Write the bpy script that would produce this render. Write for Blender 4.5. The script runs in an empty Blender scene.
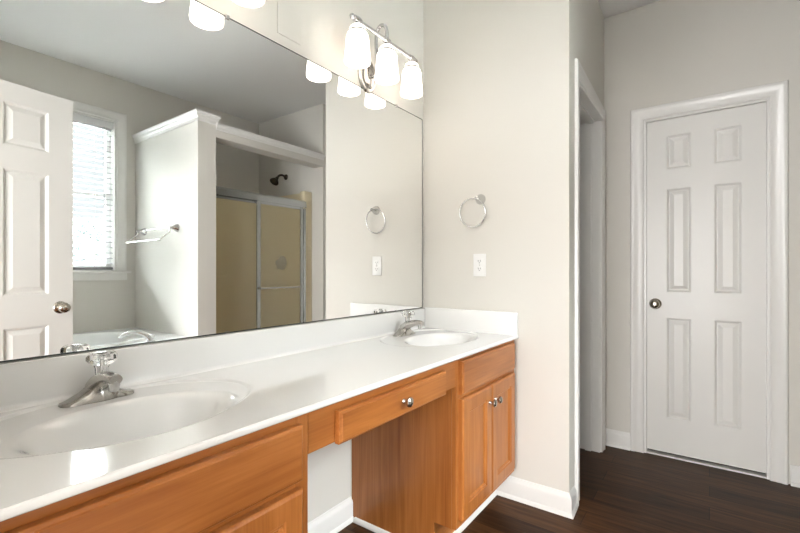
import bpy, bmesh, math, random
from mathutils import Vector, Matrix

C = bpy.context.scene.collection
S = bpy.context.scene
R = math.radians
PI = math.pi

# ------------------------------------------------------------------ camera, world, lights, exposure
CAM_H = 1.12
cd = bpy.data.cameras.new('camera')
cam = bpy.data.objects.new('camera', cd)
C.objects.link(cam)
cam.location = (0, 0, CAM_H)
cam.rotation_euler = (R(90), 0, R(35.8 - 90))
cd.sensor_width = 36
cd.lens = 429 / 800 * 36
cd.shift_y = 0.005
cd.clip_start = 0.01
S.camera = cam

S.view_settings.view_transform = 'Standard'
S.view_settings.look = 'None'
S.view_settings.gamma = 1
S.view_settings.use_curve_mapping = False
S.view_settings.exposure = 1.34

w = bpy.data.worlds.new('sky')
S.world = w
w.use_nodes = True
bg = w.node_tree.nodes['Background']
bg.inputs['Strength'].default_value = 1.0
# overcast sky: pale near the horizon, exaggerated higher up to light the room
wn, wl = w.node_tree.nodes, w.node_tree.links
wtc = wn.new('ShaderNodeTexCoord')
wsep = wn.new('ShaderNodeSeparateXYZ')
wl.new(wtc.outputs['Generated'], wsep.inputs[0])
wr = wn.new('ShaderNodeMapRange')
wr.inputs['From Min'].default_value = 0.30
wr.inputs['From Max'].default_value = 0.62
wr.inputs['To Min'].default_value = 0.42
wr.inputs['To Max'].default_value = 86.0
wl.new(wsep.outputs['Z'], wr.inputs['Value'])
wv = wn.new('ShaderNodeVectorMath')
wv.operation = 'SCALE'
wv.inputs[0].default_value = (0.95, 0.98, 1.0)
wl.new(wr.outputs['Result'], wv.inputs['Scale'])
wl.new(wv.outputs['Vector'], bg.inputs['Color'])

def area(name, loc, rot, sx, sy, power, color, portal=False):
    l = bpy.data.lights.new(name, 'AREA')
    l.shape = 'RECTANGLE'
    l.size = sx
    l.size_y = sy
    l.energy = power
    l.color = color
    if portal:
        l.cycles.is_portal = True
    o = bpy.data.objects.new(name, l)
    o.location = loc
    o.rotation_euler = rot
    C.objects.link(o)
    return o

area('window_portal', (1.13, -1.62, 1.75), (R(90), 0, 0), 0.9, 1.32, 1, (1, 1, 1), True)
# added fill lights, unseen, shining through the doorway the camera stands in
area('bedroom_fill', (-5.6, 0.0, 1.2), (0, R(-95), 0), 2.3, 4.2, 205, (1.0, 0.985, 0.98))
area('bedroom_fill_side', (-3.2, 2.1, .85), Vector((5.6, -2.9, 1.6)).to_track_quat('-Z', 'Y').to_euler(), 1.9, 1.5, 95, (0.97, 0.985, 1.0))
LAMP_E = 2.6

# ------------------------------------------------------------------ room numbers (metres)
XL, XR, YB, YS, XD, XS, YF, ZC = 0.10, 2.042, 1.31, 0.52, 3.02, 2.955, -1.46, 2.75

# ------------------------------------------------------------------ materials
def mat(name, col=(.8, .8, .8), rough=.5, metal=0, **k):
    m = bpy.data.materials.new(name)
    m.use_nodes = True
    b = m.node_tree.nodes['Principled BSDF']
    b.inputs['Base Color'].default_value = (*col, 1)
    b.inputs['Roughness'].default_value = rough
    b.inputs['Metallic'].default_value = metal
    for n, v in k.items():
        b.inputs[n.replace('_', ' ')].default_value = v
    return m

def nodes(m):
    return m.node_tree.nodes, m.node_tree.links, m.node_tree.nodes['Principled BSDF']

def bumpy(m, scale, strength, dist=.001, detail=3):
    n, l, b = nodes(m)
    tc = n.new('ShaderNodeTexCoord')
    t = n.new('ShaderNodeTexNoise')
    t.inputs['Scale'].default_value = scale
    t.inputs['Detail'].default_value = detail
    l.new(tc.outputs['Object'], t.inputs['Vector'])
    bp = n.new('ShaderNodeBump')
    bp.inputs['Strength'].default_value = strength
    bp.inputs['Distance'].default_value = dist
    l.new(t.outputs['Fac'], bp.inputs['Height'])
    l.new(bp.outputs['Normal'], b.inputs['Normal'])
    return m

def ramp(n, stops):
    r = n.new('ShaderNodeValToRGB')
    el = r.color_ramp.elements
    while len(el) < len(stops):
        el.new(.5)
    for e, (p, c) in zip(el, stops):
        e.position = p
        e.color = (*c, 1)
    return r

def wood(name, axis):
    """cherry stained maple, grain along axis 'x' or 'z' or 'y'"""
    m = mat(name, (.5, .2, .06), .32)
    n, l, b = nodes(m)
    tc = n.new('ShaderNodeTexCoord')
    mp = n.new('ShaderNodeMapping')
    sc = {'x': (1.1, 9, 9), 'z': (9, 9, 1.1), 'y': (9, 1.1, 9)}[axis]
    mp.inputs['Scale'].default_value = sc
    l.new(tc.outputs['Object'], mp.inputs['Vector'])
    t1 = n.new('ShaderNodeTexNoise')
    t1.inputs['Scale'].default_value = 1.6
    t1.inputs['Detail'].default_value = 5
    t1.inputs['Distortion'].default_value = .9
    l.new(mp.outputs['Vector'], t1.inputs['Vector'])
    mp2 = n.new('ShaderNodeMapping')
    mp2.inputs['Scale'].default_value = tuple(6 * v if v > 2 else v for v in sc)
    l.new(tc.outputs['Object'], mp2.inputs['Vector'])
    t2 = n.new('ShaderNodeTexNoise')
    t2.inputs['Scale'].default_value = 3
    t2.inputs['Detail'].default_value = 4
    l.new(mp2.outputs['Vector'], t2.inputs['Vector'])
    mx = n.new('ShaderNodeMix')
    mx.data_type = 'FLOAT'
    mx.inputs[0].default_value = .35
    l.new(t1.outputs['Fac'], mx.inputs[2])
    l.new(t2.outputs['Fac'], mx.inputs[3])
    r = ramp(n, [(.30, (.27, .080, .015)), (.5, (.39, .135, .030)), (.72, (.51, .200, .055))])
    l.new(mx.outputs[0], r.inputs['Fac'])
    l.new(r.outputs['Color'], b.inputs['Base Color'])
    return m

def floor_mat():
    m = mat('dark_plank_floor', (.04, .02, .012), .33, 0, Specular_IOR_Level=.1)
    n, l, b = nodes(m)
    tc = n.new('ShaderNodeTexCoord')
    mp = n.new('ShaderNodeMapping')
    mp.inputs['Rotation'].default_value = (0, 0, R(90))
    l.new(tc.outputs['Object'], mp.inputs['Vector'])
    br = n.new('ShaderNodeTexBrick')
    br.offset = .37
    br.inputs['Scale'].default_value = 1
    br.inputs['Brick Width'].default_value = 1.25
    br.inputs['Row Height'].default_value = .125
    br.inputs['Mortar Size'].default_value = .0012
    br.inputs['Mortar Smooth'].default_value = .2
    br.inputs['Color1'].default_value = (.090, .040, .016, 1)
    br.inputs['Color2'].default_value = (.042, .019, .008, 1)
    br.inputs['Mortar'].default_value = (.012, .007, .005, 1)
    l.new(mp.outputs['Vector'], br.inputs['Vector'])
    mp2 = n.new('ShaderNodeMapping')
    mp2.inputs['Scale'].default_value = (26, 1.6, 1)
    l.new(tc.outputs['Object'], mp2.inputs['Vector'])
    t = n.new('ShaderNodeTexNoise')
    t.inputs['Scale'].default_value = 2.2
    t.inputs['Detail'].default_value = 6
    t.inputs['Distortion'].default_value = .6
    l.new(mp2.outputs['Vector'], t.inputs['Vector'])
    r = ramp(n, [(.25, (.45, .42, .40)), (.55, (1, 1, 1)), (.8, (1.5, 1.4, 1.3))])
    l.new(t.outputs['Fac'], r.inputs['Fac'])
    mx = n.new('ShaderNodeMix')
    mx.data_type = 'RGBA'
    mx.blend_type = 'MULTIPLY'
    mx.inputs[0].default_value = 1
    l.new(br.outputs['Color'], mx.inputs[6])
    l.new(r.outputs['Color'], mx.inputs[7])
    l.new(mx.outputs[2], b.inputs['Base Color'])
    bp = n.new('ShaderNodeBump')
    bp.inputs['Strength'].default_value = .15
    bp.inputs['Distance'].default_value = .002
    l.new(t.outputs['Fac'], bp.inputs['Height'])
    l.new(bp.outputs['Normal'], b.inputs['Normal'])
    return m

M = {}
M['paint'] = bumpy(mat('greige_wall_paint', (.685, .664, .615), .75), 220, .08)
M['ceiling'] = bumpy(mat('ceiling_paint', (.90, .90, .89), .85), 160, .12)
M['trim'] = mat('white_semigloss_paint', (.80, .79, .765), .3)
M['door'] = bumpy(mat('white_door_paint', (.76, .75, .72), .35), 300, .05)
M['floor'] = floor_mat()
M['woodx'] = wood('cherry_maple_grain_across', 'x')
M['woodz'] = wood('cherry_maple_grain_upright', 'z')
M['marble'] = mat('cultured_marble', (.82, .815, .80), .09, Coat_Weight=.5, Coat_Roughness=.03)
M['mirror'] = mat('mirror_silver', (.94, .95, .945), 0, 1)
M['mirror_edge'] = mat('mirror_edge', (.05, .06, .055), .25)
M['chrome'] = mat('chrome', (.62, .62, .62), .08, 1)
M['nickel'] = mat('brushed_nickel', (.55, .53, .50), .24, 1)
M['satin'] = mat('satin_nickel', (.40, .385, .36), .2, 1)
M['knob_nickel'] = mat('aged_nickel', (.50, .46, .40), .22, 1)
M['aluminium'] = mat('shower_aluminium', (.55, .56, .55), .22, 1)
M['bronze'] = mat('dark_bronze', (.10, .085, .07), .25, 1)
M['crystal'] = mat('clear_acrylic', (1, 1, 1), .02, 0, IOR=1.49, Transmission_Weight=1)
M['plastic'] = mat('white_plastic', (.85, .85, .84), .3)
M['slot'] = mat('dark_slot', (.03, .03, .03), .6)
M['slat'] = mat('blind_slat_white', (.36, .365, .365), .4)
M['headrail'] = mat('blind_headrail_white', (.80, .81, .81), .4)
M['surround'] = mat('almond_fibreglass', (.82, .72, .50), .22)
M['tub'] = mat('white_acrylic', (.86, .86, .85), .12)
M['frosted'] = mat('frosted_glass', (1.0, .93, .72), .14, 0, IOR=1.15, Transmission_Weight=.78)
M['dark'] = mat('dark_gap', (.02, .018, .016), .9)
M['leaf'] = mat('evergreen_leaf', (.022, .032, .030), .6)
M['bark'] = bumpy(mat('tree_bark', (.16, .12, .09), .9), 30, .6, .01)
M['bounce_ground'] = bumpy(mat('pale_bounce_ground', (.56, .56, .54), .95), 8, .5, .02)  # ground tone raised to throw light up to the ceiling

def shade_mat():
    m = mat('lit_opal_glass', (.92, .90, .86), .25)
    n, l, b = nodes(m)
    b.inputs['Emission Color'].default_value = (1.0, .89, .79, 1)
    b.inputs['Emission Strength'].default_value = LAMP_E * .50
    return m
M['shade'] = shade_mat()
M['bulb'] = mat('lit_bulb', (1, 1, 1), .4, 0, Emission_Color=(1.0, .86, .74, 1), Emission_Strength=LAMP_E * 1.5)

def pane_mat():
    m = bpy.data.materials.new('clear_window_glass')
    m.use_nodes = True
    n, l = m.node_tree.nodes, m.node_tree.links
    n.clear()
    out = n.new('ShaderNodeOutputMaterial')
    tr = n.new('ShaderNodeBsdfTransparent')
    tr.inputs['Color'].default_value = (.96, .98, .98, 1)
    gl = n.new('ShaderNodeBsdfGlossy')
    gl.inputs['Roughness'].default_value = .01
    fr = n.new('ShaderNodeFresnel')
    fr.inputs['IOR'].default_value = 1.3
    mx = n.new('ShaderNodeMixShader')
    l.new(fr.outputs[0], mx.inputs[0])
    l.new(tr.outputs[0], mx.inputs[1])
    l.new(gl.outputs[0], mx.inputs[2])
    l.new(mx.outputs[0], out.inputs[0])
    return m
M['pane'] = pane_mat()

# ------------------------------------------------------------------ building helpers
WORLD = {}           # world location of a thing's root, also kept for its parts

class MB:
    def __init__(s):
        s.bm = bmesh.new()

    def quad(s, pts):
        vs = [s.bm.verts.new(p) for p in pts]
        return s.bm.faces.new(vs)

    def box(s, a, b, bevel=0, seg=2):
        x0, x1 = sorted((a[0], b[0])); y0, y1 = sorted((a[1], b[1])); z0, z1 = sorted((a[2], b[2]))
        v = [s.bm.verts.new((x, y, z)) for x in (x0, x1) for y in (y0, y1) for z in (z0, z1)]
        fs = [s.bm.faces.new([v[i] for i in q]) for q in
              ((0, 1, 3, 2), (4, 6, 7, 5), (0, 4, 5, 1), (2, 3, 7, 6), (0, 2, 6, 4), (1, 5, 7, 3))]
        if bevel:
            es = list({e for f in fs for e in f.edges})
            bmesh.ops.bevel(s.bm, geom=es, offset=bevel, segments=seg, profile=.5, affect='EDGES')
        return s

    def loop(s, rings, closed=True, cap0=False, cap1=False):
        R_ = [[s.bm.verts.new(p) for p in r] for r in rings]
        n = len(R_[0])
        for a, b in zip(R_, R_[1:]):
            for i in range(n if closed else n - 1):
                j = (i + 1) % n
                s.bm.faces.new((a[i], a[j], b[j], b[i]))
        if cap0:
            s.bm.faces.new(list(reversed(R_[0])))
        if cap1:
            s.bm.faces.new(R_[-1])
        return s

    def lathe(s, prof, origin=(0, 0, 0), axis='z', seg=32, sy=1.0, cap0=True, cap1=True, flute=0, nf=0):
        """prof: list of (radius, height along axis); axis may be a vector"""
        if isinstance(axis, str):
            ax = {'x': Vector((1, 0, 0)), 'y': Vector((0, 1, 0)), 'z': Vector((0, 0, 1)),
                  '-x': Vector((-1, 0, 0)), '-y': Vector((0, -1, 0)), '-z': Vector((0, 0, -1))}[axis]
        else:
            ax = Vector(axis).normalized()
        up = Vector((0, 0, 1)) if abs(ax.z) < .9 else Vector((0, 1, 0))
        u = up.cross(ax).normalized()
        v = ax.cross(u).normalized()
        o = Vector(origin)
        rings = []
        for r, h in prof:
            ring = []
            for i in range(seg):
                t = 2 * PI * i / seg
                q = r * (1 + flute * math.cos(nf * t)) if flute else r
                ring.append(o + ax * h + u * (q * math.cos(t)) + v * (q * sy * math.sin(t)))
            rings.append(ring)
        return s.loop(rings, True, cap0, cap1)

    def tube(s, pts, r, seg=12, caps=True, smooth=0, closed=False, sx=1.0):
        P = [Vector(p) for p in pts]
        if smooth:
            P = catmull(P, smooth, closed)
        n = len(P)
        rr = r if isinstance(r, (list, tuple)) else [r] * n
        if len(rr) != n:
            k = len(rr)
            rr = [rr[min(k - 1, int(i * (k - 1) / (n - 1)))] + (rr[min(k - 1, int(i * (k - 1) / (n - 1)) + 1)] - rr[min(k - 1, int(i * (k - 1) / (n - 1)))]) * ((i * (k - 1) / (n - 1)) % 1) for i in range(n)]
        rings = []
        prev = None
        for i in range(n):
            if closed:
                t = (P[(i + 1) % n] - P[i - 1]).normalized()
            else:
                t = (P[min(i + 1, n - 1)] - P[max(i - 1, 0)]).normalized()
            if prev is None:
                up = Vector((0, 0, 1)) if abs(t.z) < .9 else Vector((1, 0, 0))
                u = up.cross(t).normalized()
            else:
                u = (prev - t * prev.dot(t)).normalized()
            prev = u
            v = t.cross(u)
            rings.append([P[i] + u * (rr[i] * sx * math.cos(2 * PI * k / seg)) + v * (rr[i] * math.sin(2 * PI * k / seg)) for k in range(seg)])
        if closed:
            rings.append(rings[0])
            return s.loop(rings)
        return s.loop(rings, True, caps, caps)

    def prism(s, poly, f, d0, d1):
        """poly of 2d points extruded; f(p, d) -> 3d"""
        return s.loop([[f(p, d0) for p in poly], [f(p, d1) for p in poly]], True, True, True)

    def nested(s, f, u0, u1, v0, v1, steps):
        """nested rectangles: steps (inset, depth) from the outside in; closed with a flat field"""
        rings = []
        for i, d in steps:
            rings.append([f(u0 + i, v0 + i, d), f(u1 - i, v0 + i, d), f(u1 - i, v1 - i, d), f(u0 + i, v1 - i, d)])
        return s.loop(rings, True, False, True)

    def build(s, name, m, parent=None, smooth=None, origin=None):
        bm = s.bm
        bmesh.ops.remove_doubles(bm, verts=bm.verts, dist=1e-5)
        bmesh.ops.recalc_face_normals(bm, faces=bm.faces)
        if parent is not None:
            o0 = WORLD[parent.name]
        elif origin is not None:
            o0 = Vector(origin)
        else:
            cs = [v.co for v in bm.verts]
            o0 = Vector(((min(c.x for c in cs) + max(c.x for c in cs)) / 2, (min(c.y for c in cs) + max(c.y for c in cs)) / 2, min(c.z for c in cs)))
        bmesh.ops.translate(bm, verts=bm.verts, vec=-o0)
        me = bpy.data.meshes.new(name)
        bm.to_mesh(me)
        bm.free()
        me.materials.append(m)
        if smooth:
            for p in me.polygons:
                p.use_smooth = True
            me.set_sharp_from_angle(angle=R(smooth))
        o = bpy.data.objects.new(name, me)
        C.objects.link(o)
        if parent is not None:
            o.parent = parent
        else:
            o.location = o0
        WORLD[o.name] = o0.copy()
        return o

def catmull(P, k, closed=False):
    out = []
    n = len(P)
    rng = range(n) if closed else range(n - 1)
    for i in rng:
        if closed:
            a, b, c, d = P[i - 1], P[i], P[(i + 1) % n], P[(i + 2) % n]
        else:
            a, b, c, d = P[max(i - 1, 0)], P[i], P[i + 1], P[min(i + 2, n - 1)]
        for j in range(k):
            t = j / k
            out.append(.5 * ((2 * b) + (c - a) * t + (2 * a - 5 * b + 4 * c - d) * t * t + (3 * b - a - 3 * c + d) * t ** 3))
    if not closed:
        out.append(P[-1].copy())
    return out

def tag(o, label, cat, group=None):
    o['label'] = label
    o['category'] = cat
    if group:
        o['group'] = group
    return o

def struct(o):
    o['kind'] = 'structure'
    return o

def thing(name, loc, label, cat, group=None, rz=0):
    o = bpy.data.objects.new(name, None)
    o.empty_display_size = .05
    C.objects.link(o)
    o.location = loc
    o.rotation_euler = (0, 0, rz)
    WORLD[o.name] = Vector((0, 0, 0)) if rz else Vector(loc)
    return tag(o, label, cat, group)

def dup(root, loc, label=None):
    r = root.copy()
    C.objects.link(r)
    r.location = loc
    if label:
        r['label'] = label
    for ch in list(root.children):
        c = ch.copy()
        C.objects.link(c)
        c.parent = r
        for g in list(ch.children):
            d = g.copy()
            C.objects.link(d)
            d.parent = c
    return r

def wallbox(name, *boxes, m='paint'):
    b = MB()
    for a, c in boxes:
        b.box(a, c)
    return struct(b.build(name, M[m]))

# ------------------------------------------------------------------ the room shell
b = MB(); b.box((-6.1, -1.7, -.1), (3.3, 3.6, 0))
struct(b.build('floor', M['floor'], origin=(0, 0, 0)))
wallbox('ceiling', ((-6.1, -1.7, ZC), (3.3, 3.6, ZC + .1)), m='ceiling')
wallbox('wall_back', ((XL - .12, YB, 0), (3.2, YB + .12, ZC)))
wallbox('wall_right', ((XR, YS, 0), (XR + .12, YB, ZC)))
OX0, OX1, OZ = 2.209, 2.876, 2.060            # the doorway in the side wall, which stands a little out of square
def ysl(x): return YS + .0316 * (x - XR)
b = MB()
for xa, xb, za, zb in ((XR + .12, OX0, 0, ZC), (OX0, OX1, OZ, ZC), (OX1, XD, 0, ZC)):
    b.prism([(xa, ysl(xa)), (xb, ysl(xb)), (xb, ysl(xb) + .14), (xa, ysl(xa) + .14)], lambda p, d: (p[0], p[1], d), za, zb)
struct(b.build('wall_side', M['paint']))
DY0, DY1, DZ = -.2655, .330, 2.047            # the opening of the closed white door
wallbox('wall_end', ((XD, YF - .1, 0), (XD + .12, DY0, ZC)), ((XD, DY1, 0), (XD + .12, YB, ZC)), ((XD, DY0, DZ), (XD + .12, DY1, ZC)))
wallbox('wall_shower', ((XS, YF, 0), (XD, -.45, ZC)))
WX0, WX1, WZ0, WZ1 = .715, 1.542, 1.12, 2.385   # the window
wallbox('wall_front', ((-.1, YF - .13, 0), (WX0, YF, ZC)), ((WX1, YF - .13, 0), (XD, YF, ZC)),
        ((WX0, YF - .13, 0), (WX1, YF, WZ0)), ((WX0, YF - .13, WZ1), (WX1, YF, ZC)))
wallbox('wall_left', ((XL - .12, .74, 0), (XL, YB, ZC)), ((XL - .12, YF, 0), (XL, -.09, ZC)), ((XL - .12, -.09, 2.07), (XL, .74, ZC)))
wallbox('wall_bedroom_unseen', ((-6.1, -1.6, 0), (-6.0, 3.5, ZC)), ((-6.1, 3.5, 0), (XL, 3.6, ZC)), ((XL - .12, YB + .12, 0), (XL, 3.5, ZC)), ((-6.0, -1.7, 0), (-.1, -1.6, ZC)))  # unseen bedroom shell, added to house the fill lights
PX0, PX1, PY = 1.687, 1.83, -.44
wallbox('wall_partition', ((PX0, YF, 0), (PX1, PY, 2.235)))
wallbox('wall_header', ((PX1, PY - .135, 2.135), (XS, PY, 2.20)))

# white cap mouldings on the partition and the header
def cap_ring(x0, x1, y0, y1, z0, prof):
    rings = []
    for o, z in prof:
        rings.append([(x0 - o, y0, z0 + z), (x1 + o, y0, z0 + z), (x1 + o, y1 + o, z0 + z), (x0 - o, y1 + o, z0 + z)])
    return rings
b = MB()
b.loop(cap_ring(PX0, PX1, YF, PY, 2.225, [(.0, 0), (.006, 0), (.008, .022), (.016, .034), (.018, .048), (.026, .056), (.026, .072)]), True, True, True)
struct(b.build('trim_1', M['trim']))
b = MB()
b.loop([[(PX1, PY + o, z), (XS, PY + o, z), (XS, PY - .135 - o, z), (PX1, PY - .135 - o, z)] for o, z in
        [(0, 2.193), (.006, 2.193), (.008, 2.212), (.014, 2.222), (.02, 2.228), (.02, 2.244)]], True, True, True)
struct(b.build('trim_2', M['trim']))

# baseboards: a profile swept along a polyline, room on the left hand side of the path
BASE = [(0, 0), (.022, 0), (.021, .008), (.016, .016), (.0135, .018), (.0135, .078), (.011, .088), (.006, .094), (.004, .102), (0, .104)]
def baseboard(name, pts):
    P = [Vector((x, y, 0)) for x, y in pts]
    n = len(P)
    nor = []
    for i in range(n - 1):
        d = (P[i + 1] - P[i]).normalized()
        nor.append(Vector((-d.y, d.x, 0)))
    rings = []
    for i in range(n):
        if i == 0: m = nor[0]
        elif i == n - 1: m = nor[-1]
        else:
            a, c = nor[i - 1], nor[i]
            m = (a + c) / (1 + a.dot(c))
        rings.append([P[i] + m * d + Vector((0, 0, z)) for d, z in BASE])
    b = MB()
    b.loop(rings, True, True, True)
    return struct(b.build(name, M['trim'], smooth=30))
baseboard('baseboard_right', [(OX0 - .068, ysl(OX0)), (XR, YS), (XR, .872)])
baseboard('baseboard_back', [(1.438, YB), (.705, YB)])
baseboard('baseboard_end', [(XD, DY1 + .070), (XD, ysl(XD))])
baseboard('baseboard_front', [(XD, -.449), (XD, DY0 - .078)])

# casings: a profile taken round three sides of an opening
CAS = [(.004, 0), (.004, .010), (.010, .013), (.016, .011), (.050, .014), (.058, .019), (.066, .020), (.074, .018), (.078, .010), (.078, 0)]
def casing(b, f, u0, u1, zt, prof=CAS, z0=0):
    rings = [[f(u0 - u, z0, d) for u, d in prof], [f(u0 - u, zt + u, d) for u, d in prof],
             [f(u1 + u, zt + u, d) for u, d in prof], [f(u1 + u, z0, d) for u, d in prof]]
    return b.loop(rings, True, True, True)
def jamb(b, f, u0, u1, zt, t, d0, d1, z0=0):
    """three boards lining an opening, d running into the wall (negative)"""
    for p in (((u0 - .001, z0), (u0 + t, zt - t)), ((u1 - t, z0), (u1 + .001, zt - t)), ((u0 - .001, zt - t), (u1 + .001, zt + .001))):
        b.box(f(p[0][0], p[0][1], d0), f(p[1][0], p[1][1], d1))
f_side = lambda u, z, d: (u, ysl(u) - d, z)
f_end = lambda u, z, d: (XD - d, u, z)
f_win = lambda u, z, d: (u, YF + d, z)

b = MB()
casing(b, f_side, OX0 + .01, OX1 - .01, OZ - .01)
struct(b.build('trim_3', M['trim'], smooth=30))
b = MB()
jamb(b, f_side, OX0, OX1, OZ, .018, .001, -.141)
for xa, xb, za, zb in ((OX1 - .03, OX1 - .018, 0, OZ - .018), (OX0 + .018, OX0 + .03, 0, OZ - .018), (OX0 + .03, OX1 - .03, OZ - .03, OZ - .018)):
    b.box((xa, ysl(xa) + .05, za), (xb, ysl(xa) + .085, zb))
struct(b.build('trim_4', M['trim']))
b = MB()
casing(b, f_end, DY0 + .008, DY1 - .008, DZ - .008)
struct(b.build('trim_5', M['trim'], smooth=30))
b = MB()
jamb(b, f_end, DY0, DY1, DZ, .016, .001, -.12)
struct(b.build('trim_6', M['trim']))
b = MB()
b.box((XD + .002, DY0 + .016, 0), (XD + .05, DY1 - .016, .008), .002)
struct(b.build('trim_7', M['trim']))
b = MB()      # near-black sheet painted in for the shade behind the door
b.box((XD + .121, DY0 - .05, 0), (XD + .14, DY1 + .05, DZ + .05))
struct(b.build('dark_backing', M['dark']))

# ------------------------------------------------------------------ six panel doors
def door_mesh(W, H, T, stile, mull, rows, b):
    """rows: list of (z0, z1) of the panel rows; local x 0..W, y from 0 (front) to -T, z 0..H"""
    pw = (W - 2 * stile - mull) / 2
    xs = [0, stile, stile + pw, stile + pw + mull, W - stile, W]
    zs = [0] + [z for r in rows for z in r] + [H]
    for y0, sg in ((0, -1), (-T, 1)):
        f = lambda u, v, d: (u, y0 + sg * d, v)
        for i in range(5):
            for j in range(len(zs) - 1):
                if i in (1, 3) and j % 2 == 1:
                    b.nested(f, xs[i], xs[i + 1], zs[j], zs[j + 1], [(0, 0), (.004, .002), (.012, .0095), (.016, .0095), (.036, .003), (.038, .002)])
                else:
                    b.quad([f(xs[i], zs[j], 0), f(xs[i + 1], zs[j], 0), f(xs[i + 1], zs[j + 1], 0), f(xs[i], zs[j + 1], 0)])
    for x in (0, W):
        b.quad([(x, 0, 0), (x, -T, 0), (x, -T, H), (x, 0, H)])
    for z in (0, H):
        b.quad([(0, 0, z), (W, 0, z), (W, -T, z), (0, -T, z)])

KNOB = [(.033, 0), (.033, .003), (.030, .007), (.018, .011), (.0115, .014), (.0105, .024), (.014, .028), (.024, .033), (.0275, .041), (.0265, .050), (.020, .057), (.010, .060), (.004, .0605)]
rows = [(.215, .825), (.985, 1.605), (1.72, 1.93)]

# closed door in the end wall
DW = DY1 - DY0 - .0325
d1 = struct(bpy.data.objects.new('door_1', None))
C.objects.link(d1)
d1.location = (XD + .022, DY1 - .018, .022)
d1.rotation_euler = (0, 0, R(-90))          # local x runs towards -y, front (local +y) faces ... +x, so the slab is turned
d1.rotation_euler = (0, 0, R(90))
d1.location = (XD + .022, DY0 + .01625, .022)
WORLD['door_1'] = Vector((0, 0, 0))
b = MB()
door_mesh(DW, 2.0085, .035, .104, .110, [(.210, .813), (.968, 1.590), (1.708, 1.910)], b)
struct(b.build('door_slab', M['door'], d1))
b = MB()
b.lathe(KNOB, (DW - .046, 0, .895), 'y', 32)
b.lathe([(.0035, .0605), (.0035, .062)], (DW - .046, 0, .895), 'y', 12)
o = b.build('door_knob', M['knob_nickel'], d1, smooth=40)
struct(o)
b = MB()
for z in (.22, 1.0, 1.80):
    b.lathe([(.006, 0), (.006, .09)], (-.006, .004, z), 'z', 12)
struct(b.build('door_hinge', M['knob_nickel'], d1, smooth=40))

# open entry door, seen in the mirror
d2 = struct(bpy.data.objects.new('door_2', None))
C.objects.link(d2)
d2.location = (.150, -.093, .012)
d2.rotation_euler = (0, 0, R(-8.7))
WORLD['door_2'] = Vector((0, 0, 0))
EW = .71
b = MB()
door_mesh(EW, 2.028, .035, .11, .115, [(z0, z1) for z0, z1 in rows], b)
struct(b.build('door_slab', M['door'], d2))
for sgn, y in (('y', 0), ('-y', -.035)):
    b = MB()
    b.lathe(KNOB, (EW - .06, y, .912), sgn, 32)
    b.lathe([(.008, .0595), (.008, .0625), (.005, .0635)], (EW - .06, y, .912), sgn, 16)
    struct(b.build('door_knob', M['knob_nickel'], d2, smooth=40))
b = MB()
b.box((EW - .001, -.029, .885), (EW + .001, -.006, .94))
struct(b.build('latch_plate', M['knob_nickel'], d2))

# ------------------------------------------------------------------ window with its blind
w1 = struct(bpy.data.objects.new('window_1', None))
C.objects.link(w1)
w1.location = ((WX0 + WX1) / 2, YF, WZ0)
WORLD['window_1'] = Vector(w1.location)
b = MB()
casing(b, f_win, WX0 + .006, WX1 - .006, WZ1 - .006, z0=WZ0)
struct(b.build('window_casing', M['trim'], w1, smooth=30))
b = MB()
jamb(b, f_win, WX0, WX1, WZ1, .016, .001, -.12, WZ0)
struct(b.build('window_jamb', M['trim'], w1))
b = MB()
b.box((WX0 - .098, YF - .125, WZ0 - .022), (WX1 + .098, YF + .045, WZ0), .006, 3)
struct(b.build('window_sill', M['trim'], w1, smooth=40))
b = MB()
b.box((WX0 - .075, YF, WZ0 - .082), (WX1 + .075, YF + .016, WZ0 - .022), .003)
struct(b.build('window_apron', M['trim'], w1))
b = MB()
ya, yb = YF - .115, YF - .075
zm = (WZ0 + WZ1) / 2
for (x0, x1, z0, z1) in ((WX0 + .016, WX0 + .056, WZ0, WZ1 - .016), (WX1 - .056, WX1 - .016, WZ0, WZ1 - .016),
                         (WX0 + .056, WX1 - .056, WZ0, WZ0 + .045), (WX0 + .056, WX1 - .056, WZ1 - .056, WZ1 - .016), (WX0 + .056, WX1 - .056, zm - .02, zm + .02)):
    b.box((x0, ya, z0), (x1, yb, z1), .003)
struct(b.build('window_frame', M['plastic'], w1))
b = MB()
b.box((WX0 + .05, YF - .097, WZ0 + .04), (WX1 - .05, YF - .093, zm - .015))
b.box((WX0 + .05, YF - .097, zm + .015), (WX1 - .05, YF - .093, WZ1 - .05))
struct(b.build('window_pane', M['pane'], w1))

BX0, BX1, BYc = WX0 + .022, WX1 - .022, YF - .034
bl = thing('window_blind', ((WX0 + WX1) / 2, BYc, WZ0), 'white slatted blind with wand lowered over the window above the bathtub', 'blind')
b = MB()
b.box((BX0, BYc - .026, 2.305), (BX1, BYc + .032, 2.366), .006, 3)
b.build('headrail', M['headrail'], bl, smooth=40)
b = MB()
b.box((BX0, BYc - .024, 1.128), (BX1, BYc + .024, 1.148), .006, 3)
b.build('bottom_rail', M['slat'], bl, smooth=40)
NS = 26
for i in range(NS):
    z = 1.178 + i * (2.295 - 1.178) / (NS - 1)
    a = R(-9)
    b = MB()
    top, bot = [], []
    for k in range(7):
        u = -.025 + .05 * k / 6
        cr = .0035 * (1 - (u / .025) ** 2)
        yy, zz = u * math.cos(a) - cr * math.sin(a), u * math.sin(a) + cr * math.cos(a)
        top.append((yy, zz + .0013)); bot.append((yy, zz - .0013))
    poly = top + bot[::-1]
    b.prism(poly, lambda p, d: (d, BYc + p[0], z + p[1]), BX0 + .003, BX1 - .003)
    b.build('slat', M['slat'], bl, smooth=40)
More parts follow.
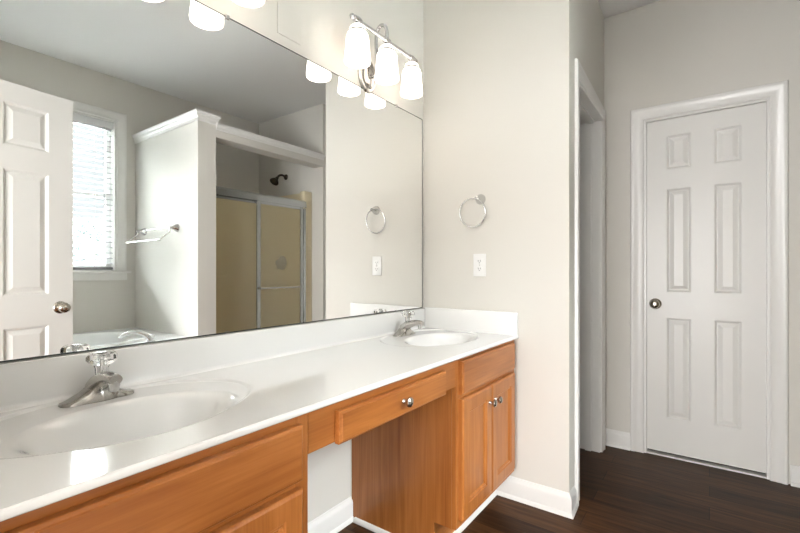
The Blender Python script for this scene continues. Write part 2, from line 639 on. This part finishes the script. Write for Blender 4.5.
for x in (BX0 + .12, BX1 - .12):
    for yy in (-.027, .027):
        b = MB()
        b.tube([(x, BYc + yy, 1.14), (x, BYc + yy, 2.31)], .0011, 6)
        b.build('ladder_cord', M['slat'], bl)
b = MB()
b.tube([(BX1 - .072, BYc + .036, 2.31), (BX1 - .072, BYc + .041, 1.62)], .0042, 8)
b.build('tilt_wand', mat('grey_wand', (.55, .57, .58), .3), bl, smooth=40)

# outside: unseen ground paled to bounce light indoors, and one tree beyond the window
b = MB(); b.box((-20, -40, -3.3), (24, -1.9, -3.2))
struct(b.build('ground', M['bounce_ground']))
random.seed(4)
tr = thing('tree', (5.9, -15.0, -3.2), 'green tree outside, seen hazily through the lower slats of the blind', 'tree')
b = MB()
b.tube([(5.9, -15, -3.2), (5.95, -15.05, -1.5), (5.9, -15, .6), (5.92, -14.95, 2.4)], [.22, .17, .12, .04], 12, smooth=5)
for k in range(14):
    a = k * 2.4; z = -.9 + k * .2
    L = 1.5 * (1 - k / 18)
    b.tube([(5.9, -15, z), (5.9 + .5 * L * math.cos(a), -15 + .5 * L * math.sin(a), z + .25), (5.9 + L * math.cos(a), -15 + L * math.sin(a), z + .45)], [.05, .03, .012], 6, smooth=3)
b.build('trunk', M['bark'], tr, smooth=50)
b = MB()
for k in range(7000):
    z = random.uniform(-1.0, 2.9)
    rad = 2.1 * math.sqrt(max(0, 1 - ((z - .3) / 2.65) ** 2)) * (1 + .25 * math.sin(3 * z))
    rr = rad * math.sqrt(random.random()); a = random.uniform(0, 2 * PI)
    c = Vector((5.9 + rr * math.cos(a), -15 + rr * math.sin(a), z))
    u = Vector((random.gauss(0, 1), random.gauss(0, 1), random.gauss(0, 1))).normalized()
    v = u.cross(Vector((random.gauss(0, 1), random.gauss(0, 1), random.gauss(0, 1)))).normalized()
    sz = random.uniform(.06, .12)
    b.quad([c - u * sz, c - v * sz * .5, c + u * sz, c + v * sz * .5])
b.build('foliage', M['leaf'], tr)

# ------------------------------------------------------------------ bathtub
TZ = .625
tb = thing('bathtub', (.9, -.95, 0), 'white bathtub in a wide deck under the blind covered window', 'bathtub')
cx, cy, ax, ay = .88, -.93, .64, .34
b = MB()
N = 64
def sq(t):           # superellipse
    c, s_ = math.cos(t), math.sin(t)
    return (math.copysign(abs(c) ** .8, c), math.copysign(abs(s_) ** .8, s_))
x0, x1, y0, y1 = XL + .001, PX0 - .001, YF + .001, PY - .005
def rect_pt(t):
    c, s_ = math.cos(t), math.sin(t)
    k = 1 / max(abs(c), abs(s_))
    return (((x0 + x1) / 2) + c * k * (x1 - x0) / 2, ((y0 + y1) / 2) + s_ * k * (y1 - y0) / 2)
ts = [2 * PI * (i + .5) / N for i in range(N)]
rings = [[(*rect_pt(t), TZ - .03) for t in ts], [(*rect_pt(t), TZ) for t in ts]]
b.loop(rings + [[(cx + (ax + .05) * sq(t)[0], cy + (ay + .05) * sq(t)[1], TZ) for t in ts]])
b.build('deck', M['tub'], tb, smooth=30)
b = MB()
prof = [(.05, 0), (.048, .004), (.04, .012), (.02, .015), (.0, .012), (-.012, 0), (-.03, -.05), (-.06, -.2), (-.1, -.32), (-.16, -.37)]
b.loop([[(cx + (ax + o) * sq(t)[0], cy + (ay + o) * sq(t)[1], TZ + z) for t in ts] for o, z in prof] , True, False, True)
b.build('basin', M['tub'], tb, smooth=40)
b = MB()
b.box((x0, y1 - .03, 0), (x1, y1 - .012, TZ - .03))
b.build('front_panel', M['trim'], tb)

sp = thing('tub_spout', (1.40, -.535, TZ + .0005), 'chrome arched bathtub spout on the tub deck near the partition', 'faucet')
dx, dy = -.86, -.5
def sp_pt(u, z): return (1.40 + dx * u, -.535 + dy * u, TZ + z)
b = MB()
b.lathe([(.030, 0), (.030, .006), (.024, .012)], (1.40, -.535, TZ), 'z', 24)
b.build('flange', M['chrome'], sp, smooth=40)
b = MB()
b.tube([sp_pt(0, .008), sp_pt(.025, .045), sp_pt(.07, .068), sp_pt(.12, .070), sp_pt(.165, .055), sp_pt(.182, .040)], [.019, .018, .016, .014, .013, .012], 14, smooth=6, sx=1.25)
b.build('spout', M['chrome'], sp, smooth=50)

# double towel bar on the partition
tw = thing('towel_bar', (PX0, -1.0, 1.45), 'chrome double towel bar on the white partition beside the bathtub', 'towel bar')
for y in (-.735, -1.275):
    b = MB()
    b.lathe([(.032, 0), (.032, .006), (.027, .014), (.018, .028), (.011, .042), (.008, .056)], (PX0, y, 1.45), '-x', 24)
    b.build('mount', M['chrome'], tw, smooth=40)
    s_ = 1 if y < -1 else -1
    b = MB()
    b.tube([(PX0 - .05, y, 1.45), (PX0 - .06, y, 1.44), (PX0 - .062, y, 1.415), (PX0 - .135, y, 1.352)], .0055, 10)
    b.lathe([(.0085, -.006), (.0085, .006)], (PX0 - .06, y, 1.45), 'y', 12)
    b.lathe([(.009, -.01), (.009, .01)], (PX0 - .135, y, 1.352), 'y', 12)
    b.build('arm', M['nickel'], tw, smooth=40)
for xx, zz in ((.06, 1.45), (.135, 1.352)):
    b = MB()
    b.tube([(PX0 - xx, -.72, zz), (PX0 - xx, -1.30, zz)], .0048, 12)
    b.build('bar', M['chrome'], tw, smooth=40)

# ------------------------------------------------------------------ shower
SY = -.60
su = thing('shower_surround', (2.4, -1.0, 0), 'almond fibreglass shower surround behind the frosted sliding doors', 'shower')
b = MB()
b.box((PX1 + .001, YF + .001, .08), (PX1 + .03, SY + .03, 1.9), .006)
b.build('side_panel', M['surround'], su, smooth=40)
b = MB()
b.box((XS - .035, YF + .001, .08), (XS - .001, SY - .05, 1.9), .006)
b.box((2.85, SY - .07, .08), (XS - .001, SY - .001, 1.9), .012, 3)
b.build('side_panel', M['surround'], su, smooth=40)
b = MB()
b.box((PX1 + .03, YF + .001, .08), (XS - .035, YF + .03, 1.9), .006)
b.box((PX1 + .45, YF + .03, 1.05), (XS - .45, YF + .12, 1.09), .012, 3)
b.build('back_panel', M['surround'], su, smooth=40)
b = MB()
b.box((PX1 + .001, YF + .001, 0), (XS - .001, SY + .04, .06))
b.box((PX1 + .001, SY - .06, .06), (XS - .001, SY + .04, .14), .015, 3)
b.build('shower_pan', M['surround'], su, smooth=40)

sd = thing('shower_door', (2.35, SY, .14), 'frosted glass sliding shower door in a bright aluminium frame', 'shower door')
SX0, SX1 = PX1 + .002, 2.85
b = MB()
prof = [(-.030, 1.728), (-.030, 1.775), (-.026, 1.788), (-.012, 1.795), (.012, 1.795), (.026, 1.788), (.030, 1.775), (.030, 1.728), (.022, 1.728), (.022, 1.735), (-.022, 1.735), (-.022, 1.728)]
b.prism(prof, lambda p, d: (d, SY + p[0], p[1]), SX0, SX1)
b.build('top_rail', M['aluminium'], sd)
b = MB()
b.box((SX0, SY - .028, .14), (SX1, SY + .028, .165), .003)
b.build('bottom_track', M['aluminium'], sd)
for xa, xb in ((SX0, SX0 + .022), (SX1 - .024, SX1)):
    b = MB()
    b.box((xa, SY - .025, .165), (xb, SY + .025, 1.72), .003)
    b.build('side_jamb', M['aluminium'], sd)
XM = 2.318
for (xa, xb, yy, bar) in ((SX0 + .024, XM + .035, SY - .012, False), (XM - .02, SX1 - .03, SY + .012, True)):
    fr = MB()
    for p in (((xa, .17), (xa + .034, 1.73)), ((xb - .034, .17), (xb, 1.73)), ((xa + .034, .17), (xb - .034, .2)), ((xa + .034, 1.705), (xb - .034, 1.73))):
        fr.box((p[0][0], yy - .009, p[0][1]), (p[1][0], yy + .009, p[1][1]), .002)
    fo = fr.build('sliding_panel', M['aluminium'], sd)
    g = MB()
    g.box((xa + .02, yy - .0025, .19), (xb - .02, yy + .0025, 1.715))
    g.build('frosted_pane', M['frosted'], fo)
    if bar:
        g = MB()
        zb = .965
        g.tube([(xa + .012, yy + .045, zb), (xb - .012, yy + .045, zb)], .007, 12)
        for xx in (xa + .013, xb - .013):
            g.tube([(xx, yy + .008, zb), (xx, yy + .052, zb)], .009, 12)
        g.build('towel_bar', M['aluminium'], fo, smooth=40)

sh = thing('overhead_shower', (XS, -1.0, 2.1), 'dark bronze shower head on the wall above the shower surround', 'shower head')
b = MB()
b.lathe([(.03, 0), (.03, .004), (.022, .012), (.012, .018)], (XS, -1.0, 2.10), '-x', 24)
b.build('flange', M['bronze'], sh, smooth=40)
b = MB()
b.tube([(XS - .01, -1.0, 2.10), (XS - .05, -1.0, 2.112), (XS - .09, -1.0, 2.10), (XS - .115, -1.0, 2.07)], .011, 12, smooth=5)
b.build('shower_arm', M['bronze'], sh, smooth=50)
b = MB()
b.lathe([(.014, 0), (.018, .012), (.016, .02), (.022, .028), (.036, .045), (.046, .06), (.047, .072), (.042, .076), (.03, .074)], (XS - .11, -1.0, 2.078), (-.62, 0, -.78), 28)
b.build('spray_head', M['bronze'], sh, smooth=40)

sv = thing('shower_valve', (XS - .0355, -1.02, 1.2), 'dark shower valve handle showing blurred through the frosted right pane', 'shower valve')
b = MB()
b.lathe([(.075, 0), (.075, .004), (.068, .010), (.03, .014)], (XS - .0355, -1.02, 1.2), '-x', 32)
b.build('escutcheon', M['bronze'], sv, smooth=40)
b = MB()
b.lathe([(.026, .01), (.026, .04), (.03, .045), (.03, .065), (.024, .072)], (XS - .0355, -1.02, 1.2), '-x', 24)
b.tube([(XS - .092, -1.02, 1.2), (XS - .097, -1.02, 1.13)], [.012, .008], 10)
b.build('lever', M['bronze'], sv, smooth=40)

# ------------------------------------------------------------------ vanity cabinets
FY, DYF = .778, .757          # face frame plane, door front plane
CZ = .803                     # counter top
def front_panel(b, x0, x1, z0, z1, steps, t=.0205):
    f = lambda u, v, d: (u, DYF + d, v)
    b.nested(f, x0, x1, z0, z1, [(0, t), (0, .006)] + steps)
    b.quad([f(x0, z0, t), f(x1, z0, t), f(x1, z1, t), f(x0, z1, t)])
SLAB = [(.0015, .0045), (.006, .003), (.008, .0), (.012, 0)]
SHAKER = [(.0015, .004), (.005, .0015), (.008, 0), (.052, 0), (.053, .003), (.056, .0045), (.060, .0035), (.063, .006), (.066, .0105), (.068, .0105)]
KN = [(.008, 0), (.008, .002), (.0055, .006), (.005, .012), (.008, .015), (.0135, .018), (.0155, .022), (.0145, .027), (.010, .0305), (.004, .032)]

def knob(parent, x, z):
    b = MB()
    b.lathe(KN, (x, DYF, z), '-y', 24)
    return b.build('knob', M['nickel'], parent, smooth=40)

def cabinet(x0, x1, label, filler=0, dz=0, ov=.020):
    root = thing('vanity_cabinet', ((x0 + x1) / 2, 1.05, 0), label, 'cabinet', 'vanity sink cabinets')
    Y1 = YB - .004
    b = MB()
    prof = [(Y1, 0), (.875, 0), (.875, .135), (FY + .019, .135), (FY + .019, .784), (Y1, .784)]
    for xa in (x0, x1 - .016):
        b.prism(prof, lambda p, d: (d, p[0], p[1]), xa, xa + .016)
    b.box((x0 + .016, FY + .019, .135), (x1 - .016, Y1, .151))
    b.box((x0 + .016, Y1 - .008, .151), (x1 - .016, Y1, .780))
    b.build('carcass', M['woodz'], root)
    b = MB()
    b.box((x0 + .016, .875, 0), (x1 - .016, .887, .135))
    b.build('toe_kick', M['woodx'], root)
    sw = .038
    for xa, xb in ((x0, x0 + sw), (x1 - sw, x1)):
        b = MB()
        b.box((xa, FY, .135), (xb, FY + .019, .787), .0012, 1)
        b.build('frame_stile', M['woodz'], root)
    for za, zb in ((.135, .178), (.610, .650), (.752, .787)):
        b = MB()
        b.box((x0 + sw, FY + .0003, za), (x1 - sw, FY + .0187, zb))
        b.build('frame_rail', M['woodx'], root)
    # false drawer front, two doors
    b = MB()
    front_panel(b, x0 + ov, x1 - ov - filler, .646 + dz, .775 + dz, SLAB)
    b.build('drawer_front', M['woodx'], root, smooth=25)
    xm = (x0 + x1 - filler) / 2
    for xa, xb, kx in ((x0 + ov, xm - .0015, xm - .030), (xm + .0015, x1 - ov - filler, xm + .030)):
        b = MB()
        front_panel(b, xa, xb, .165, .628 + dz, SHAKER)
        dd = b.build('door', M['woodz'], root, smooth=25)
        knob(dd, kx, .560)
    return root
cabinet(.102, .703, 'cherry wood vanity cabinet under the near sink, beside the open entry door', 0, -.011, .030)
cabinet(1.440, XR - .004, 'cherry wood vanity cabinet under the far sink, against the towel ring wall', .018)

ap = thing('drawer_cabinet', (1.068, FY, .679), 'cherry wood drawer in the apron bridging the open knee space', 'drawer')
b = MB()
b.box((.7035, FY, .681), (1.4395, FY + .019, .787))
b.build('apron', M['woodx'], ap)
b = MB()
front_panel(b, .793, 1.338, .677, .762, SLAB)
df = b.build('drawer_front', M['woodx'], ap, smooth=25)
knob(df, 1.068, .722)
b = MB()
b.box((.83, FY + .019, .690), (.842, 1.2, .760)); b.box((1.288, FY + .019, .690), (1.30, 1.2, .760))
b.box((.842, FY + .019, .690), (1.288, 1.2, .698)); b.box((.842, 1.188, .698), (1.288, 1.2, .760))
b.build('drawer_box', M['woodx'], ap)

# white shoe mouldings round the far cabinet
b = MB()
q = [(0, 0), (.015, 0), (.0145, .006), (.011, .013), (.006, .017), (0, .018)]
b.loop([[(1.440 - d, YB - .024, z) for d, z in q], [(1.440 - d, .876, z) for d, z in q]], True, True, True)
b.loop([[(1.442, .875 - d, z) for d, z in q], [(XR - .022, .875 - d, z) for d, z in q]], True, True, True)
struct(b.build('trim_8', M['trim'], smooth=40))

# ------------------------------------------------------------------ countertop with two integral sinks
ct = thing('vanity_countertop', (1.075, 1.04, .77), 'long white cultured marble countertop with two moulded sinks under the mirror', 'countertop')
SINKS = (.435, 1.755)
SCY = 1.02
def ss(t):
    t = max(0, min(1, t)); return t * t * (3 - 2 * t)
def hgt(x, y):
    z = 0
    for sx in SINKS:
        dx = x - sx
        if abs(dx) > .36: continue
        # shallow shelf round the bowl
        ro = math.hypot(dx / .295, (y - 1.085) / .205)
        z -= .005 * (1 - ss((ro - .955) / .05))
        r = math.hypot(dx / .212, (y - SCY) / .150)
        if r < 1.06:
            if r > .90:
                t = (1.06 - r) / .16
                z -= .022 * t * t
            else:
                t = (.90 - r) / .90
                z -= .022 + .108 * (1 - (1 - t) ** 2.6)
    return z
NX, NY = 470, 128
gx0, gx1, gy0, gy1 = XL + .002, XR - .001, .764, YB - .021
top = MB(); sink = {sx: MB() for sx in SINKS}
def gxy(i, j): return gx0 + (gx1 - gx0) * i / NX, gy0 + (gy1 - gy0) * j / NY
H = [[hgt(*gxy(i, j)) for j in range(NY + 1)] for i in range(NX + 1)]
grids = {}
def gv(mb, key, i, j):
    g = grids.setdefault(key, {})
    if (i, j) not in g:
        x, y = gxy(i, j)
        g[(i, j)] = mb.bm.verts.new((x, y, CZ + H[i][j]))
    return g[(i, j)]
for i in range(NX):
    for j in range(NY):
        x, y = gxy(i + .5, j + .5)
        key, mb = 'top', top
        for sx in SINKS:
            if math.hypot((x - sx) / .300, (y - 1.085) / .210) < 1.005:
                key, mb = sx, sink[sx]
        mb.bm.faces.new((gv(mb, key, i, j), gv(mb, key, i + 1, j), gv(mb, key, i + 1, j + 1), gv(mb, key, i, j + 1)))
# rounded front edge, underside
pr = [(.764, CZ), (.761, CZ - .0004), (.7585, CZ - .0016), (.7568, CZ - .0034), (.756, CZ - .006), (.756, CZ - .011), (.7568, CZ - .0135), (.759, CZ - .015), (.776, CZ - .015), (.84, CZ - .015)]
top.loop([[(gx0, y, z) for y, z in pr], [(gx1, y, z) for y, z in pr]], False)
top.build('worktop', M['marble'], ct, smooth=45)
for sx in SINKS:
    so = sink[sx].build('sink_basin', M['marble'], ct, smooth=60)
    b = MB()
    zb = CZ + hgt(sx, SCY)
    b.lathe([(.024, 0), (.024, .003), (.020, .004), (.018, .0025), (.016, .0025), (.015, .006), (.004, .0075)], (sx, SCY, zb), 'z', 28)
    b.build('drain', M['chrome'], so, smooth=40)
# splashes
b = MB()
b.box((XL + .002, YB - .021, CZ - .0145), (XR - .001, YB - .0015, .909), .004, 3)
b.build('backsplash', M['marble'], ct, smooth=40)
b = MB()
b.box((XR - .021, .758, CZ - .0145), (XR - .001, YB - .021, .916), .005, 3)
b.build('side_splash', M['marble'], ct, smooth=40)
# cove between worktop and splash
b = MB()
cv = [(0, 0), (.010, 0), (.006, .0012), (.003, .003), (.0012, .006), (0, .010)]
b.loop([[(XL + .002, YB - .021 - d, CZ + z) for d, z in cv], [(XR - .021, YB - .021 - d, CZ + z) for d, z in cv]], True, True, True)
b.build('cove', M['marble'], ct, smooth=60)

# ------------------------------------------------------------------ faucets
def faucet(loc, label):
    x, y, z = loc
    root = thing('faucet', loc, label, 'faucet', 'single handle sink faucets')
    b = MB()
    rings = []
    n = 40
    for i in range(n + 1):
        u = -1 + 2 * i / n
        xx = .080 * u
        a = abs(u)
        hh = .008 + .046 * (max(0, 1 - (a / .92)) ** 1.55 if a > .26 else (1 - .26 / .92) ** 1.55 + .010 * (1 - (a / .26) ** 2)) 
        hw = .0265 * (1 - max(0, a - .55) ** 2 * 2.6) + .006 * max(0, 1 - a / .4) ** .6
        if i in (0, n):
            hw *= .55; hh *= .6
        ring = []
        for k in range(17):
            t = PI * k / 16
            c, s_ = math.cos(t), math.sin(t)
            yy = hw * math.copysign(abs(c) ** .45, c) * (1 - .12 * s_)
            zz = hh * s_ ** .6 if s_ > 0 else 0
            ring.append((x + xx, y + yy, z + zz))
        rings.append(ring)
    b.loop(rings, True, True, True)
    b.build('body', M['satin'], root, smooth=45)
    b = MB()
    b.tube([(x, y + .006, z + .032), (x, y - .014, z + .046), (x, y - .042, z + .058), (x, y - .070, z + .064), (x, y - .094, z + .064), (x, y - .106, z + .063)],
           [.022, .021, .0165, .014, .013, .0115], 18, smooth=6, sx=1.2)
    b.build('spout', M['nickel'], root, smooth=50)
    b = MB()
    b.lathe([(.0125, 0), (.0125, .012), (.011, .014), (.011, .024), (.009, .0245)], (x, y - .094, z + .060), '-z', 24)
    b.build('aerator', M['chrome'], root, smooth=40)
    b = MB()
    b.lathe([(.021, .044), (.021, .056), (.018, .061), (.013, .062)], (x, y - .023, z), 'z', 24)
    b.build('collar', M['chrome'], root, smooth=40)
    b = MB()
    prof = [(.0125, .0605), (.0145, .066), (.0150, .082), (.018, .090), (.028, .0965), (.0325, .103), (.0325, .111), (.029, .117), (.020, .121), (.010, .122)]
    b.lathe(prof, (x, y - .023, z), 'z', 48, flute=.05, nf=8)
    hd = b.build('crystal_handle', M['crystal'], root, smooth=35)
    hd['label'] = 'clear crystal knob handle'
    b = MB()
    b.lathe([(.006, .0625), (.006, .104), (.009, .105), (.009, .109)], (x, y - .023, z), 'z', 16)
    b.build('handle_post', M['chrome'], hd, smooth=40)
    return root
fa = faucet((.428, 1.238, CZ - .004), 'brushed nickel faucet with crystal knob at the near left sink')
dup(fa, (1.755, 1.238, CZ - .004), 'brushed nickel faucet with crystal knob at the far sink by the side wall')

# ------------------------------------------------------------------ mirror
mr = thing('wall_mirror', (1.08, YB, .914), 'large frameless wall mirror above the vanity countertop', 'mirror')
MX0, MX1, MZ0, MZ1 = .12, 2.022, .911, 1.966
b = MB()
b.quad([(MX0, YB - .0065, MZ0), (MX1, YB - .0065, MZ0), (MX1, YB - .0065, MZ1), (MX0, YB - .0065, MZ1)])
b.build('mirror_glass', M['mirror'], mr)
b = MB()
e = .0035
for p in (((MX0, MZ0), (MX1, MZ0 + e)), ((MX0, MZ1 - e), (MX1, MZ1)), ((MX0, MZ0 + e), (MX0 + e, MZ1 - e)), ((MX1 - e, MZ0 + e), (MX1, MZ1 - e))):
    b.box((p[0][0], YB - .0072, p[0][1]), (p[1][0], YB - .001, p[1][1]))
b.build('glass_edge', M['mirror_edge'], mr)
for x in (.823, 1.775):
    for z0, z1 in ((MZ0 - .0015, MZ0 + .006), (MZ1 - .009, MZ1 + .006)):
        b = MB()
        b.box((x - .007, YB - .010, z0), (x + .007, YB - .0005, z1), .0015)
        b.build('mirror_clip', M['chrome'], mr)

# ------------------------------------------------------------------ vanity lights
def vanity_light(cx, label):
    zr, yr = 2.163, YB - .122
    root = thing('vanity_light', (cx, YB, 2.03), label, 'light', 'three shade vanity lights')
    b = MB()
    b.lathe([(.062, 0), (.062, .006), (.056, .013), (.046, .014), (.044, .020), (.034, .026), (.014, .029)], (cx, YB - .001, 2.035), '-y', 40, sy=1.35)
    b.build('backplate', M['satin'], root, smooth=35)
    b = MB()
    b.tube([(cx, YB - .02, 2.03), (cx, YB - .045, 2.022), (cx, YB - .062, 2.04), (cx, YB - .062, 2.10), (cx, YB - .060, 2.18),
            (cx, YB - .066, 2.222), (cx, YB - .088, 2.243), (cx, YB - .112, 2.232), (cx, YB - .122, 2.205), (cx, yr, zr)], .0085, 14, smooth=6)
    b.build('arm', M['chrome'], root, smooth=50)
    b = MB()
    b.tube([(cx - .215, yr, zr), (cx + .215, yr, zr)], .0085, 16)
    for x in (cx - .2, cx, cx + .2):
        b.lathe([(.0085, -.02), (.013, -.017), (.0145, 0), (.013, .017), (.0085, .02)], (x, yr, zr), 'x', 16, cap0=False, cap1=False)
    b.build('rail', M['chrome'], root, smooth=40)
    for s_ in (-1, 1):
        b = MB()
        b.lathe([(.0085, 0), (.012, .002), (.0125, .006), (.008, .010), (.011, .016), (.011, .022), (.006, .028)], (cx + s_ * .215, yr, zr), (s_, 0, 0), 16)
        b.build('finial', M['chrome'], root, smooth=40)
    for x in (cx - .2, cx, cx + .2):
        b = MB()
        b.lathe([(.0075, zr - .004), (.0075, zr - .014), (.012, zr - .016), (.013, zr - .022)], (x, yr, 0), 'z', 24, cap1=False)
        b.lathe([(.0375, zr - .047), (.039, zr - .050), (.039, zr - .055), (.0375, zr - .058)], (x, yr, 0), 'z', 32, cap0=False, cap1=False)
        b.build('socket', M['chrome'], root, smooth=40)
        b = MB()
        zt = zr - .020
        out = [(.012, zt), (.022, zt - .004), (.031, zt - .012), (.0365, zt - .024), (.0385, zt - .034), (.043, zt - .042), (.0465, zt - .052), (.0485, zt - .070), (.0505, zt - .100), (.0535, zt - .130), (.0555, zt - .148), (.055, zt - .158)]
        inn = [(r - .004, z) for r, z in out[:0:-1]]
        inn[0] = (.0515, zt - .158)
        b.lathe(out + inn, (x, yr, 0), 'z', 40, cap0=True, cap1=False)
        shd = b.build('shade', M['shade'], root, smooth=40)
        b = MB()
        b.lathe([(.012, zt - .03), (.013, zt - .05), (.022, zt - .072), (.028, zt - .095), (.026, zt - .115), (.015, zt - .13), (.003, zt - .134)], (x, yr, 0), 'z', 20)
        b.build('bulb', M['bulb'], shd, smooth=60)
    return root
v1 = vanity_light(1.545, 'chrome wall light with three lit white shades above the mirror near the corner')
dup(v1, (.618, YB, 2.03), 'chrome wall light with three lit white shades at the top left, mostly cut off')

# ------------------------------------------------------------------ small things on the walls
cp = MB()
cp.box((1.030, YB - .004, 2.008), (1.148, YB, 2.126), .002, 2)
tag(cp.build('cover_plate', M['paint']), 'painted over square blank cover plate on the wall above the mirror', 'cover plate')

tr_ = thing('towel_ring', (XR, .958, 1.487), 'chrome towel ring on the wall above the electrical outlet', 'towel ring')
b = MB()
b.lathe([(.027, 0), (.027, .006), (.024, .016), (.017, .030), (.012, .042), (.010, .050), (.004, .052)], (XR, .958, 1.487), '-x', 28)
b.build('mount', M['chrome'], tr_, smooth=40)
b = MB()
rc = Vector((XR - .043, .985, 1.416)); rr = .072
b.tube([rc + Vector((-.12 * rr * math.sin(t), rr * math.cos(t), rr * math.sin(t))) for t in [2 * PI * i / 48 for i in range(48)]], .0042, 10, closed=True)
b.build('ring', M['chrome'], tr_, smooth=60)

ou = thing('electrical_outlet', (XR, .963, 1.09), 'white duplex electrical outlet on the wall under the towel ring', 'outlet')
b = MB()
b.box((XR - .0055, .928, 1.090), (XR - .0003, .998, 1.206), .0022, 3)
b.build('wall_plate', M['plastic'], ou, smooth=40)
for zc in (1.1285, 1.1675):
    b = MB()
    poly = []
    for i in range(40):
        t = 2 * PI * i / 40
        poly.append((.0172 * math.cos(t), max(-.0135, min(.0135, .0172 * math.sin(t)))))
    b.prism(poly, lambda p, d: (d, .963 + p[0], zc + p[1]), XR - .0075, XR - .005)
    rcp = b.build('receptacle', M['plastic'], ou)
    b = MB()
    for yy, h in ((.006, .0045), (-.006, .0038)):
        b.box((XR - .0079, .963 + yy - .0012, zc + .002 - h), (XR - .0074, .963 + yy + .0012, zc + .002 + h))
    b.lathe([(.0024, 0), (.0024, .0005)], (XR - .0074, .963, zc - .008), '-x', 12)
    b.build('slots', M['slot'], rcp)
b = MB()
b.lathe([(.003, 0), (.0025, .0012)], (XR - .0055, .963, 1.148), '-x', 12)
b.build('screw', M['nickel'], ou)
